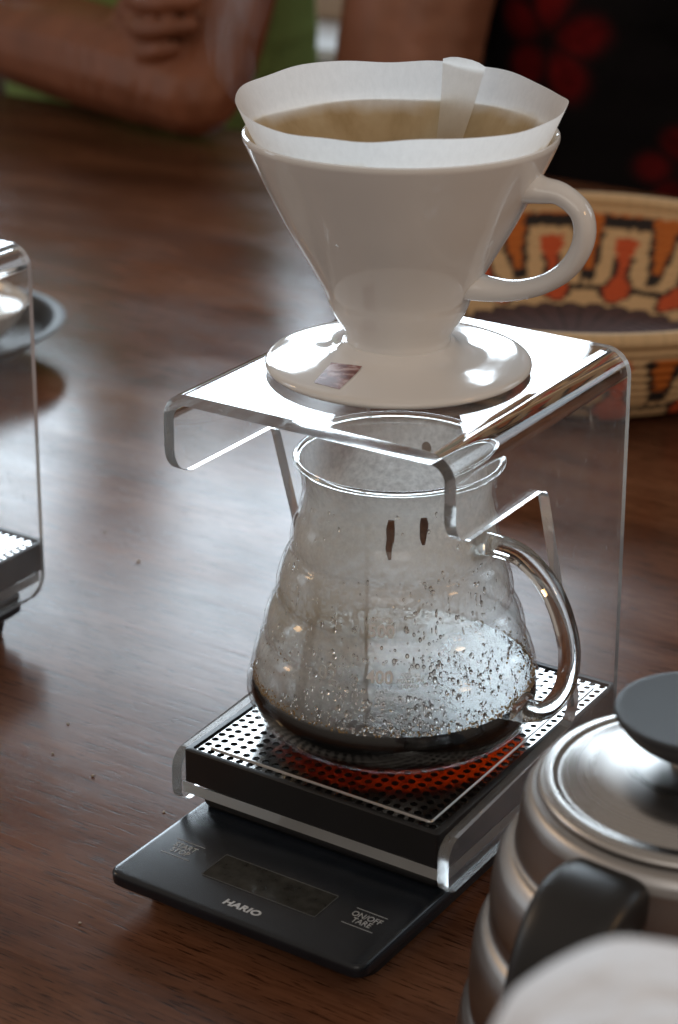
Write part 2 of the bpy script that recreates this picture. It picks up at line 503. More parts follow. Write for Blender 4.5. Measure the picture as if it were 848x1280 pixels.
# ------------------------------------------------------------------ acrylic stand
WS, TH, HT, ZB = 0.0668, 0.005, 0.2023, 0.0188
YF, YB, RO = -0.0190, 0.1270, 0.0115
def bent_panel():
    side = HT - ZB - RO
    arc = pi/2*RO
    top = 2*(WS-RO)
    L = 2*side+2*arc+top
    half = [(ZB, YB, 0.010), (ZB, YF, 0.0065), (0.0415, YF, 0.008), (0.0475, 0.0935, 0.011), (0.1655, 0.0540, 0.0075), (0.1655, YF, 0.0125)]
    def S(z): return z-ZB
    poly = [(S(z), y, r) for z, y, r in half]
    poly += [(L-s, y, r) for s, y, r in reversed(poly)]
    pts = rounded(poly, 7)
    def pos(s, y, t):
        s0 = s
        if s0 < side: return Vector((-WS+t, y, ZB+s0))
        s0 -= side
        if s0 < arc:
            a = s0/RO; r = RO-t
            return Vector((-WS+RO-r*cos(a), y, HT-RO+r*sin(a)))
        s0 -= arc
        if s0 < top: return Vector((-WS+RO+s0, y, HT-t))
        s0 -= top
        if s0 < arc:
            a = s0/RO; r = RO-t
            return Vector((WS-RO+r*sin(a), y, HT-RO+r*cos(a)))
        s0 -= arc
        return Vector((WS-t, y, HT-RO-s0))
    bm = bmesh.new()
    bm.faces.new([bm.verts.new((s, y, 0)) for s, y in pts])
    cuts = []
    for k in range(9):
        cuts += [side+arc*k/8, side+arc+top+arc*k/8]
    for c in cuts:
        bmesh.ops.bisect_plane(bm, geom=bm.verts[:]+bm.edges[:]+bm.faces[:], dist=1e-7, plane_co=(c, 0, 0), plane_no=(1, 0, 0))
    bmesh.ops.remove_doubles(bm, verts=bm.verts[:], dist=1e-7)
    bmesh.ops.triangulate(bm, faces=[f for f in bm.faces if len(f.verts) > 4])
    ret = bmesh.ops.extrude_face_region(bm, geom=bm.faces[:])
    new = {v for v in ret['geom'] if isinstance(v, bmesh.types.BMVert)}
    for f in bm.faces:
        q = sum(v in new for v in f.verts)
        f.material_index = 1 if 0 < q < len(f.verts) else 0
    for v in bm.verts:
        v.co = pos(v.co.x, v.co.y, TH if v in new else 0.0)
    # tiny bevel on the sawn edges so that they catch light
    bmesh.ops.recalc_face_normals(bm, faces=bm.faces[:])
    return bm
STAND_GROUP = 'clear acrylic drip stands'
stand = thing('acrylic_stand', 'clear acrylic drip stand holding the white dripper over the glass server', 'drip stand', group=STAND_GROUP)
finish(bent_panel(), 'bent_panel', [M['acrylic'], M['edge']], stand, 30)
bm = bmesh.new(); add_box(bm, -0.0616, 0.0616, YF+0.0005, 0.126, 0.0246, 0.0295)
bm.normal_update()
for f in bm.faces: f.material_index = 0 if abs(f.normal.z) > .5 else 1
finish(bm, 'shelf', [M['acrylic'], M['frost']], stand, 30)

# ------------------------------------------------------------------ drip tray
def make_tray():
    t = thing('drip_tray', 'black drip tray with perforated steel grille under the glass server', 'drip tray', group='perforated drip trays')
    X, Y0, Y1, Z0, Z1 = 0.0612, -0.0180, 0.1330, 0.0297, 0.0445
    w, gz = 0.0026, 0.0410
    bm = bmesh.new()
    outer = rounded([(-X, Y0, .0015), (X, Y0, .0015), (X, Y1, .0015), (-X, Y1, .0015)], 3)
    inner = rounded([(-X+w, Y0+w, .0012), (X-w, Y0+w, .0012), (X-w, Y1-w, .0012), (-X+w, Y1-w, .0012)], 3)
    n = len(outer)
    loops = []
    for P, z in ((outer, Z0), (outer, Z1-.0004), ([(x*0.9935, (y-.0575)*0.9948+.0575) for x, y in outer], Z1), (inner, Z1), (inner, Z0+.003)):
        loops.append([bm.verts.new((x, y, z)) for x, y in P])
    for A, B in zip(loops, loops[1:]):
        for k in range(n): bm.faces.new((A[k], A[(k+1)%n], B[(k+1)%n], B[k]))
    bm.faces.new(loops[0][::-1]); bm.faces.new(loops[-1])
    finish(bm, 'tray_box', M['tray'], t, 40)
    # perforated plate: one cell per hole, so every hole is real
    bm = bmesh.new()
    x0, x1, y0, y1 = -X+w+.0003, X-w-.0003, Y0+w+.0003, Y1-w-.0003
    nx, ny, seg, hr = 24, 30, 16, 0.00158
    px, py = (x1-x0)/nx, (y1-y0)/ny
    zt, th, lift = 0.0436, 0.0007, 0.0006
    cache = {}
    def vert(x, y, z):
        k = (round(x*1e6), round(y*1e6), round(z*1e6))
        if k not in cache: cache[k] = bm.verts.new((x, y, z))
        return cache[k]
    def zat(x, y):
        d = min((x-x0)/px, (x1-x)/px, (y-y0)/py, (y1-y)/py)
        s = min(1, max(0, (d-0.98)/0.12)); return zt+lift*s
    def sq(a):     # point on the unit square boundary in direction a
        c, s = cos(a), sin(a); m = max(abs(c), abs(s)); return c/m*0.5, s/m*0.5
    for i in range(nx):
        for j in range(ny):
            cx_, cy_ = x0+(i+.5)*px, y0+(j+.5)*py
            inner_cell = 0 < i < nx-1 and 0 < j < ny-1
            zc = zt+(lift if inner_cell else 0)
            R, H, H2 = [], [], []
            for k in range(seg):
                a = 2*pi*k/seg
                ux, uy = sq(a)
                R.append(vert(cx_+ux*px, cy_+uy*py, zc if inner_cell else zt))
                H.append(bm.verts.new((cx_+hr*cos(a), cy_+hr*sin(a), zc)))
                H2.append(bm.verts.new((cx_+hr*cos(a), cy_+hr*sin(a), zc-th)))
            for k in range(seg):
                k2 = (k+1) % seg
                bm.faces.new((R[k], R[k2], H[k2], H[k]))
                bm.faces.new((H[k], H[k2], H2[k2], H2[k]))
    g = finish(bm, 'grille', M['grille'], t, 30, recalc=False)
    bm = bmesh.new()       # pressed ridge around the raised field
    rx0, rx1, ry0, ry1 = x0+px, x1-px, y0+py, y1-py
    o = rounded([(rx0, ry0, .002), (rx1, ry0, .002), (rx1, ry1, .002), (rx0, ry1, .002)], 5)
    cxm, cym = (rx0+rx1)/2, (ry0+ry1)/2
    def off(d): return [(cxm+(x-cxm)*(1+d/(rx1-cxm)), cym+(y-cym)*(1+d/(ry1-cym))) for x, y in o]
    prof = [(0.00055, zt-.0002), (0.0003, zt+.0003), (0.0001, zt+lift+.00003), (-.0001, zt+lift+.00006), (-.0005, zt+lift-.0002)]
    lps = [[bm.verts.new((x, y, z)) for x, y in off(d)] for d, z in prof]
    n = len(o)
    for A, B in zip(lps, lps[1:]):
        for k in range(n): bm.faces.new((A[k], A[(k+1)%n], B[(k+1)%n], B[k]))
    finish(bm, 'ridge', M['ridge'], g, 60)
    return t
tray = make_tray()

# ------------------------------------------------------------------ kitchen scale
def make_scale():
    t = thing('coffee_scale', 'flat black coffee scale with dark display under the acrylic stand', 'kitchen scale', (0.0034, 0.0198, 0), radians(-0.4), 'black coffee scales')
    bm = bmesh.new()   # tapered underside
    pts0 = rounded([(-.053, -.080, .008), (.053, -.080, .008), (.053, .09, .008), (-.053, .09, .008)], 5)
    pts1 = rounded([(-.0535, -.084, .008), (.0535, -.084, .008), (.0535, .093, .008), (-.0535, .093, .008)], 5)
    A = [bm.verts.new((x, y, .0012)) for x, y in pts0]; B = [bm.verts.new((x, y, .0105)) for x, y in pts1]
    n = len(A)
    for k in range(n): bm.faces.new((A[k], A[(k+1)%n], B[(k+1)%n], B[k]))
    bm.faces.new(A[::-1]); bm.faces.new(B)
    finish(bm, 'scale_base', M['black'], t, 40)
    for x, y in ((-.042, -.066), (.042, -.066), (-.042, .076), (.042, .076)):
        bm = bmesh.new()
        lathe(bm, [(0, 0), (.005, 0), (.005, .0015), (0, .0015)], 14, c=(x, y))
        finish(bm, 'foot', M['black'], t, 40)
    bm = bmesh.new()
    o = rounded([(-.0600, -.0950, .005), (.0600, -.0950, .005), (.0600, .0950, .005), (-.0600, .0950, .005)], 6)
    loops = []
    for d, z in ((-.0025, .0106), (-.0002, .0128), (0, .0150), (0, .0168), (-.0004, .0176), (-.0012, .0180)):
        loops.append([bm.verts.new((x*(1+d/.06), y*(1+d/.095), z)) for x, y in o])
    n = len(o)
    for A, B in zip(loops, loops[1:]):
        for k in range(n): bm.faces.new((A[k], A[(k+1)%n], B[(k+1)%n], B[k]))
    bm.faces.new(loops[0][::-1]); bm.faces.new(loops[-1])
    finish(bm, 'top_cover', M['scale_top'], t, 40)
    bm = bmesh.new()   # raised weighing platform with pill-shaped edge
    o = rounded([(-.0580, -.0355, .004), (.0580, -.0355, .004), (.0580, .0930, .004), (-.0580, .0930, .004)], 5)
    loops = []
    for d, z in ((-.003, .0181), (-.0008, .0187), (0, .0205), (0, .0222), (-.0008, .0238), (-.0026, .02445)):
        loops.append([bm.verts.new((x*(1+d/.058), (y-.029)*(1+d/.064)+.029, z)) for x, y in o])
    n = len(o)
    for A, B in zip(loops, loops[1:]):
        for k in range(n): bm.faces.new((A[k], A[(k+1)%n], B[(k+1)%n], B[k]))
    bm.faces.new(loops[0][::-1]); bm.faces.new(loops[-1])
    finish(bm, 'weighing_platform', M['black'], t, 50)
    # display: thin frame line, recessed dark glass
    zt = .0180
    bm = bmesh.new()
    o = rounded([(-.0272, -.0768, .0008), (.0272, -.0768, .0008), (.0272, -.0595, .0008), (-.0272, -.0595, .0008)], 3)
    A = [bm.verts.new((x, y, zt+.00002)) for x, y in o]; B = [bm.verts.new((x, y, zt+.0003)) for x, y in o]
    Ci = [bm.verts.new((x*.988, (y+.06815)*.962-.06815, zt+.0003)) for x, y in o]; D = [bm.verts.new((x*.988, (y+.06815)*.962-.06815, zt+.00008)) for x, y in o]
    n = len(o)
    for P, Q in ((A, B), (B, Ci), (Ci, D)):
        for k in range(n): bm.faces.new((P[k], P[(k+1)%n], Q[(k+1)%n], Q[k]))
    dsp = finish(bm, 'display', simple('display_frame', (0.10, 0.105, 0.105), 0.35), t, 30)
    bm = bmesh.new()
    prism(bm, [(x*.987, (y+.06815)*.96-.06815) for x, y in o], lambda x, y: (x, y, zt+.00003), lambda x, y: (x, y, zt+.0001))
    finish(bm, 'display_glass', M['lcd'], dsp, 0)
    def at(cx_, cy_): return lambda x, y, h: (cx_+x, cy_+y, zt+.00007+h)
    text_mesh('start_stop_lettering', 'START\nSTOP', .0046, M['print_grey'], t, at(-.0440, -.0664), xscale=0.80, line=0.84)
    text_mesh('on_off_tare_lettering', 'ON/OFF\nTARE', .0046, M['print_grey'], t, at(.0440, -.0679), xscale=0.80, line=0.84)
    text_mesh('brand_lettering', 'HARIO', .0048, M['print_logo'], t, at(.0, -.0868), xscale=1.12, bold=.00018, spacing=1.05, shear=0.12)
    for cx_, cy_ in ((-.0440, -.0665), (.0440, -.0680)):
        for dy in (-.0052, .0058):
            bm = bmesh.new(); add_box(bm, cx_-.0070, cx_+.0070, cy_+dy-.00012, cy_+dy+.00012, zt+.00003, zt+.00012)
            finish(bm, 'printed_line', M['print_grey'], t, 0)
    return t
scale = make_scale()

# ------------------------------------------------------------------ glass server
AX, AY, TZ = -0.0015, 0.0510, 0.0443
OUT = [(0.0, .0012), (.030, .0012), (.044, .0014), (.0505, .0030), (.0565, .0070), (.0605, .0125), (.0622, .0180), (.0620, .0220), (.0604, .0262),
       (.0600, .0300), (.0588, .0350), (.0570, .0398), (.0547, .0430), (.0551, .0460), (.0541, .0515), (.0519, .0563), (.0493, .0597), (.0497, .0625), (.0494, .0670), (.0478, .0730),
       (.0457, .0780), (.0434, .0810), (.0438, .0840), (.0434, .0885), (.0420, .0930), (.0403, .0968), (.0396, .1005), (.0386, .1050), (.0386, .1100), (.0396, .1150), (.0412, .1195)]
def inner_r(z):
    P = OUT[3:]
    for (r0, z0), (r1, z1) in zip(P, P[1:]):
        if z0 <= z <= z1: return r0+(r1-r0)*(z-z0)/(z1-z0)-.0016
    return P[-1][0]-.0016
server = thing('glass_server', 'steamed glass coffee server with curved handle standing on the perforated tray', 'glass server', (AX, AY, TZ))
bm = bmesh.new()
po = smooth_prof(OUT, 5)
pin = [(r-.0016, z) for r, z in OUT[4:]]
pin = [(0.0, .0032), (.030, .0032), (.044, .0034), (.0492, .0050)] + pin
pi_ = smooth_prof(pin, 5)[::-1]
prof = po + [(.0409, .1203), (.0402, .1203)] + pi_
lathe(bm, prof, 96, mi=[0]*(len(po)+1)+[1]*(len(pi_)+5))
finish(bm, 'glass_body', [M['thin'], M['fog']], server, 70)
bm = bmesh.new()     # rounded lip bead
k = 10
lathe(bm, [(.0411+.0015*cos(2*pi*i/k), .1207+.0013*sin(2*pi*i/k)) for i in range(k)], 96, closed=True)
lip = finish(bm, 'lip', M['glass'], server, 80)
bm = bmesh.new()
tube(bm, [(.0385, 0, .0900), (.0450, 0, .0925), (.0600, 0, .0905), (.0735, 0, .0785), (.0815, 0, .0580), (.0808, 0, .0400), (.0735, 0, .0275), (.0655, 0, .0235), (.0605, 0, .0242)],
     [.0066, .0050, .0044, .0045, .0046, .0045, .0043, .0050, .0068], 20, up=(0, 1, 0), ab=(.92, 1.25), per=8)
finish(bm, 'handle', M['glass'], server, 60)
# printed marks on the wall, bent to the glass
def on_wall(ang, zc):
    def f(x, y, h):
        z = zc+y; r = inner_r(z)+.0018+h
        a = ang+x/r
        return (r*cos(a), r*sin(a), z)
    return f
CAMA = atan2(-0.71, 0.43)
text_mesh('volume_mark', '500', .0072, M['print_white'], server, on_wall(CAMA-.10, .0655), bold=.00020)
text_mesh('volume_mark', 'APPROX', .0026, M['print_white'], server, on_wall(CAMA-.10, .0702))
text_mesh('volume_mark', '400', .0072, M['print_white'], server, on_wall(CAMA-.10, .0480), bold=.00020)
text_mesh('maker_mark', 'XGS-60\nMADE IN\nJAPAN', .0026, M['print_white'], server, on_wall(CAMA+.12, .0468), line=0.9)
text_mesh('size_mark', '02', .0090, mat_glass_print('faint_print', (0.9, 0.88, 0.82), 0.5), server, on_wall(CAMA-.50, .0460))
LV = .0242      # coffee level
# condensation drops on the wall
bm = bmesh.new()
def drop(ang, z, s, el=1.0, fl=0.5):
    r = inner_r(z)+.00165
    c = Vector((r*cos(ang), r*sin(ang), z))
    nrm = Vector((cos(ang), sin(ang), 0.25)).normalized()
    u = Vector((-sin(ang), cos(ang), 0)); v = nrm.cross(u).normalized()
    rings = []
    for lat in (0.0, 0.5, 0.95, 1.3):
        rings.append([bm.verts.new(c+u*(s*cos(lat)*cos(2*pi*k/7))+v*(s*el*cos(lat)*sin(2*pi*k/7))+nrm*(s*fl*sin(lat)-.0001)) for k in range(7)])
    top = bm.verts.new(c+nrm*(s*fl)); bot = bm.verts.new(c-nrm*.00025)
    for A, B in zip(rings, rings[1:]):
        for k in range(7): bm.faces.new((A[k], A[(k+1)%7], B[(k+1)%7], B[k]))
    for k in range(7):
        bm.faces.new((rings[-1][k], rings[-1][(k+1)%7], top)); bm.faces.new((rings[0][(k+1)%7], rings[0][k], bot))
for i in range(1150):
    z = .0255+.030*random.random()**1.3 if random.random() < .82 else random.uniform(.04, .085)
    a = CAMA+random.gauss(0.10, .60)
    if (abs(a-CAMA+.10) < .17 and (.043 < z < .053 or .061 < z < .074)) or (abs(a-CAMA-.12) < .10 and .041 < z < .052): continue
    s = random.choice((.00022, .0003, .0003, .0004, .0005, .0006, .0009)) * random.uniform(.8, 1.25)
    drop(a, z, s, random.uniform(.8, 1.7), random.uniform(.22, .42))
for i in range(34):
    drop(CAMA+random.gauss(.35, .5), random.uniform(.035, .080), random.uniform(.00025, .0005), random.uniform(3.0, 7.0), .3)
for i in range(60):
    drop(CAMA+random.uniform(-1.6, 1.6), random.uniform(.05, .112), random.uniform(.0003, .0007), random.uniform(.9, 2.0), .5)
dr = finish(bm, 'condensation', M['water'], server, 180); tag(dr, 'water droplets beaded on the glass', kind='stuff')
# coffee streaks inside the neck and residue specks
cof_s = simple('coffee_stain', (0.13, 0.065, 0.04), 0.15, var=0.3, vs=300)
for da, z0, z1, s in ((-.05, .1085, .093, .0017), (.30, .109, .098, .0017)):
    bm = bmesh.new()
    P = []
    for q in range(5):
        z = z0+(z1-z0)*q/4; a = CAMA+da+random.uniform(-.012, .012); r = inner_r(z)+.0008
        P.append((r*cos(a), r*sin(a), z))
    tube(bm, P, [s*.7, s, s*.9, s*.75, s*.35], 8, up=(cos(CAMA), sin(CAMA), 0), ab=(1, .25), per=4)
    finish(bm, 'coffee_streak', cof_s, server, 180)
bm = bmesh.new()
a = CAMA+pi-.35; r = inner_r(.108)-.0004
bmesh.ops.create_uvsphere(bm, u_segments=12, v_segments=8, radius=.0028, matrix=Matrix.Translation((r*cos(a), r*sin(a), .108)) @ Matrix.Rotation(a, 4, 'Z') @ Matrix.Diagonal((.35, .8, 1, 1)))
finish(bm, 'coffee_drop', cof_s, server, 180)
bm = bmesh.new()
for i in range(900):
    a = random.uniform(0, 2*pi) if random.random() < .5 else CAMA+random.choice((-1, 1))*random.gauss(1.15, .28); z = LV+abs(random.gauss(0.0003, .0007+.0010*min(1, abs(a-CAMA))))+(random.random()<.12)*random.uniform(0, .02)
    r = inner_r(z)-.0002; s = random.uniform(.0002, .0006)
    bmesh.ops.create_icosphere(bm, subdivisions=1, radius=s, matrix=Matrix.Translation((r*cos(a), r*sin(a), z)))
rs = finish(bm, 'residue', simple('residue_brown', (0.26, 0.16, 0.05), 0.4), server, 180); tag(rs, 'brown coffee residue along the waterline', kind='stuff')

# coffee inside
LV = .0242
pc = [(0, .0036), (.030, .0036), (.0440, .0038), (.0488, .0054)]
pc += [(inner_r(z)-.00025, z) for z in (.0070, .0095, .0125, .0155, .0180, .0200, .0225)]
pc += [(inner_r(LV)-.0002, LV), (inner_r(LV)-.004, LV), (0, LV)]
bm = bmesh.new(); lathe(bm, pc, 96)
cf = finish(bm, 'coffee', M['coffee'], None, 50); cf.location = (AX, AY, TZ)
tag(cf, 'black brewed coffee filling the bottom of the glass server', 'coffee')

# ------------------------------------------------------------------ dripper
DX, DY = -0.0040, 0.0560
drip = thing('ceramic_dripper', 'white ceramic pour over dripper with loop handle standing on the acrylic stand', 'coffee dripper', (DX, DY, HT+.0002))
bm = bmesh.new()
outp = [(.0230, .0052), (.0216, .0070), (.0212, .0105), (.0214, .0145), (.0236, .0185), (.0262, .0225), (.0285, .0275), (.0302, .0330), (.0366, .0445), (.0474, .0635), (.0582, .0858), (.0618, .0938), (.0626, .0960), (.0624, .0975)]
inp = [(.0616, .0979), (.0606, .0966), (.0568, .0880), (.0340, .0440), (.0250, .0260), (.0150, .0100), (.0090, .0060), (.0090, .0005)]
prof = [(.0090, .0005), (.0200, .0005)] + smooth_prof([(.0300, .0050), (.0262, .0060)] + [(r_, z_ if z_ > .012 else z_+.0012) for r_, z_ in outp], 4) + inp
lathe(bm, prof, 96)
finish(bm, 'cone', M['ceramic'], drip, 50)
bm = bmesh.new()
lathe(bm, smooth_prof([(.0500, .0000), (.0525, .0003), (.0540, .0013), (.0542, .0025), (.0532, .0036), (.0508, .0042), (.0460, .0048), (.0400, .0055), (.0340, .0063), (.0290, .0073), (.0255, .0087), (.0225, .0115)], 4) + [(.0100, .0115), (.0100, .0000)], 96, closed=True)
finish(bm, 'base_plate', M['ceramic'], drip, 60)
bm = bmesh.new()
ha = radians(9)
hp = [(.0528, .0812), (.0580, .0800), (.0670, .0790), (.0752, .0725), (.0765, .0620), (.0715, .0510), (.0620, .0430), (.0500, .0385), (.0390, .0375), (.0300, .0380)]
tube(bm, [(r*cos(ha), r*sin(ha), z) for r, z in hp], [.0092, .0064, .0051, .0050, .0050, .0048, .0046, .0048, .0058, .0068], 20, up=(-sin(ha), cos(ha), 0), ab=(.85, 1.2), per=8)
finish(bm, 'handle', M['ceramic'], drip, 70)
# small patch on the foot: a reddish reflection painted in as colour
mk = NT('reddish_reflection')
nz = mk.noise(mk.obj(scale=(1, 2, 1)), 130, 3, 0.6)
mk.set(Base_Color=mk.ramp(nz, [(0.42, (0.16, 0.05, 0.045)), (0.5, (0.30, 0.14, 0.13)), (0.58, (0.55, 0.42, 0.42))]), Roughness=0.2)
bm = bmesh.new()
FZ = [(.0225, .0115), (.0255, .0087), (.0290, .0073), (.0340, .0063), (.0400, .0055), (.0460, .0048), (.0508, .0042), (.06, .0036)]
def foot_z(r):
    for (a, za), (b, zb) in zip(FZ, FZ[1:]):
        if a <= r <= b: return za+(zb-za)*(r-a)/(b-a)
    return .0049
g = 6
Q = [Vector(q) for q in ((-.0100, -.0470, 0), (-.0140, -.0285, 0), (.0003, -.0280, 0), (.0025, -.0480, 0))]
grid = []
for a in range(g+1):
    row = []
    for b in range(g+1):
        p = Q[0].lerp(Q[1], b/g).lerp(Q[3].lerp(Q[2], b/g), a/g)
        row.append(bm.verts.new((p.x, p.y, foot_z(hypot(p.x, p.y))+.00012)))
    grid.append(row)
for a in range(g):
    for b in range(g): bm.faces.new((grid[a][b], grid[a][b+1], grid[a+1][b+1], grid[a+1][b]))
finish(bm, 'painted_reflection', mk.m, drip, 180)
# ------------------------------------------------------------------ paper filter
CA = atan2(cam.location.y-DY, cam.location.x-DX)      # towards the viewer
pf = thing('paper_filter', 'white paper cone filter with brown wet inside standing in the ceramic dripper', 'paper filter', (DX, DY, HT))
def rim_z(th):
    d = th-CA
    z = .1102 - .0022*cos(d) + .0009*sin(2*d+.6) + .0007*sin(5*d+1.0) + .0003*sin(9*d) + .0002*sin(13*d+1)
    return z
def rim_push(th):
    d = th-CA
    return .0006*sin(3*d+.5)+.0006*sin(7*d+2)-.0010*max(0, cos(d))**2
def paper_pt(th, t):
    zt = rim_z(th)
    z = .012+(zt-.012)*t
    r = .0098+(z-.012)*(.0592-.0098)/(.0965-.012) if z < .0965 else .0592+(z-.0965)*.46
    w = max(0, (t-.72)/.28)
    r += rim_push(th)*w + (.0004*sin(6*th)*t)
    return Vector((r*cos(th), r*sin(th), z))
bm = bmesh.new()
n, m = 144, 44
rows = [[bm.verts.new(paper_pt(2*pi*k/n, (j/m)**0.8)) for k in range(n)] for j in range(m+1)]
for A, B in zip(rows, rows[1:]):
    for k in range(n): bm.faces.new((A[k], A[(k+1)%n], B[(k+1)%n], B[k]))
finish(bm, 'paper_cone', M['paper'], pf, 180)
bm = bmesh.new()          # crimped seam flap, folded inward at the back right
fa = CA+pi-.42
m = 24
L, R_ = [], []
rows = []
for j in range(m+1):
    t = j/m
    wd = (.0024+.0072*t)/.062
    row = []
    for q in range(7):
        u = q/6
        th = fa-wd+2*wd*u
        p = paper_pt(th, t*(1.006+.020*(1-abs(2*u-1)**2.5)))
        inward = -.0008-.0030*t*(1-u)-.0012*sin(pi*u)*t
        d = Vector((cos(th), sin(th), 0))
        row.append(bm.verts.new(p+d*inward+Vector((0, 0, .0006*t*u))))
    rows.append(row)
for A, B in zip(rows, rows[1:]):
    for q in range(6): bm.faces.new((A[q], A[q+1], B[q+1], B[q]))
finish(bm, 'seam_flap', mat_paper('flap_paper', 0.62, 0.80), pf, 180)
bm = bmesh.new()
lathe(bm, [(0, .050), (.012, .0505), (.024, .052), (.0300, .0545), (.0322, .0560), (.030, .050), (.018, .030), (0, .028)], 48)
for v in bm.verts: v.co.z += .0012*noise.noise(v.co*180)
gr = finish(bm, 'coffee_grounds', simple('wet_grounds', (0.05, 0.026, 0.014), 0.6, var=.5, vs=900), None, 60)
gr.location = (DX, DY, HT); tag(gr, 'wet brown coffee grounds inside the paper filter', 'coffee grounds')

# ------------------------------------------------------------------ second station at the left edge
OFF = Vector((-0.3125, -0.0170, -0.0006))
s2 = copy_tree(stand); s2.location = stand.location+OFF; s2['label'] = 'second clear acrylic drip stand cut off by the left edge'
t2 = copy_tree(tray); t2.location = tray.location+OFF; t2['label'] = 'second drip tray with perforated top cut off by the left edge'
k2 = copy_tree(scale); k2.location = scale.location+Vector((OFF.x, OFF.y, 0)); k2['label'] = 'second black scale under the acrylic stand at the left edge'

# ------------------------------------------------------------------ dark saucer and white cup at the left
SX, SY = -0.5830, 0.3960
sau = thing('saucer', 'dark grey wide rimmed dish under the white cup at the left edge', 'saucer', (SX, SY, 0))
bm = bmesh.new()
lathe(bm, smooth_prof([(0, .002), (.028, .001), (.032, .0005), (.038, .003), (.058, .0080), (.074, .0170), (.0835, .0232), (.0868, .0252), (.0866, .0264), (.0835, .0268), (.0795, .0258), (.0755, .0215), (.068, .0130), (.052, .0080), (.034, .0075), (0, .0072)], 4), 72)
finish(bm, 'dish', simple('dark_glaze', (0.022, 0.020, 0.020), 0.5, var=.2), sau, 60)
cup = thing('cup', 'white cup holding pale brown milky coffee on the dark dish', 'cup', (SX+.0067, SY+.0044, .0074))
bm = bmesh.new()
lathe(bm, smooth_prof([(0, .001), (.022, .001), (.026, .0003), (.030, .004), (.042, .016), (.0505, .0290), (.0520, .0310), (.0510, .0322), (.0495, .0310), (.0405, .0175), (.028, .0070), (0, .006)], 4), 72)
finish(bm, 'cup_body', M['ceramic'], cup, 60)
bm = bmesh.new()
lathe(bm, [(0, .0265), (.030, .0265), (.0455, .0268), (.0465, .0272), (.0455, .0255), (.030, .012), (0, .010)], 64)
ml = finish(bm, 'milk_coffee', simple('milky_coffee', (0.45, 0.30, 0.16), 0.12, var=.2, vs=40), None, 60)
ml.location = (SX+.0067, SY+.0044, .0074); tag(ml, 'pale brown milky coffee filling the white cup', 'coffee')

# ------------------------------------------------------------------ woven basket
BX, BY = -0.2110, 0.6310
bas = thing('woven_basket', 'round woven basket with orange, black and cream pattern behind the stand', 'basket', (BX, BY, 0))
def smoothstep(a, b, x):
    t = max(0, min(1, (x-a)/(b-a))); return t*t*(3-2*t)
CREAM, ORANGE, RED, BLACK, PLUM = (.62, .43, .23), (.50, .135, .016), (.55, .085, .020), (.016, .011, .010), (.085, .045, .046)
def pattern(u, v):
    u = u % 1.0; d = abs(u-.5)
    edge = 1.0+.035*cos(2*pi*u*2)
    if v > edge:
        if v < edge+.03: return (.030, .018, .018)
        return (.030, .018, .020) if abs(((u*2+.5) % 1)-.5) < .07 or noise.noise((u*9, v*8, 3)) > .38 else PLUM
    if v < .07: return CREAM
    h = .14 if d < .30 else (.14+(d-.30)/.13*.44 if d < .43 else .58)
    slope = 1 if not .30 <= d < .43 else .42
    if abs(v-h)*slope < .052: return BLACK
    if v < h: return ORANGE
    if v < .93 and v > .26:
        w = .155-.095*smoothstep(.30, .50, v) if v < .58 else .06+.150*sin(pi*min(1, (v-.58)/.34))
        if d < w: return RED
        if v > .42 and d < w+.065: return BLACK
    if .90 <= v < .96 and d < .12: return BLACK
    if .68 < v < .74 and d > .2: return BLACK
    return CREAM
# coiled profile: outer foot -> rim -> inner wall -> centre
bm = bmesh.new()
inner = [(.1690, .0670), (.1590, .0470), (.1470, .0290), (.1320, .0150), (.112, .0090), (.06, .0080), (.004, .0080)]
outer = [(.1050, .0015), (.1330, .0065), (.1520, .0240), (.1660, .0460), (.1750, .0670)]
def resample(P, k):
    C = crom([(r, z, 0) for r, z in P], 20)
    L = [0]
    for a, b in zip(C, C[1:]): L.append(L[-1]+(b-a).length)
    out = []
    for i in range(k+1):
        s = L[-1]*i/k
        j = max(x for x in range(len(L)) if L[x] <= s+1e-12); j = min(j, len(C)-2)
        f = (s-L[j])/max(1e-9, L[j+1]-L[j]); out.append((C[j].lerp(C[j+1], f), s))
    return out, L[-1]
ins, LI = resample(inner, 132); ous, LO = resample(outer, 72)
WALL = 0.097
prof, vv = [], []
for p, s in ous:
    prof.append((p.x+.0017*abs(sin(pi*s/.0072)), p.y)); vv.append(('o', s/LO))
for i in range(9):
    a = pi*(i/8); prof.append((.1720+.0066*cos(a), .0690+.0065*sin(a))); vv.append(('r', 0))
for p, s in ins:
    b = .0017*abs(sin(pi*s/.0072)); prof.append((p.x-b*.7, p.y+b*.7)); vv.append(('i', s/WALL))
NS = 374
TH0 = 2.155
cl = bm.verts.layers.float_color.new('weave')
rings = lathe(bm, prof, NS)
PH = .5-TH0/(2*pi)*17
for ring, (kind, v) in zip(rings, vv):
    for k, vt in enumerate(ring):
        u = k/NS*17+PH
        ju = u+.035*noise.noise((k*.6, v*30, 1)); jv = v+.02*noise.noise((k*.9, v*20, 7))
        if kind == 'i': c = pattern(ju, jv)
        elif kind == 'r': c = CREAM
        else: c = pattern(ju+.4, 1.15-jv) if v < .9 else CREAM
        q = 1+.16*noise.noise((k*.8, v*60, 5))
        vt[cl] = (c[0]*q, c[1]*q, c[2]*q, 1)
bk = NT('woven_fibre')
at_ = bk.n('ShaderNodeAttribute', attribute_name='weave')
fz = bk.noise(bk.obj(scale=(1, 1, 1)), 300, 3, 0.6)
bk.set(Base_Color=at_.outputs['Color'], Roughness=0.75, Normal=bk.bump(fz, 0.3, 0.001))
finish(bm, 'basket_body', bk.m, bas, 180)

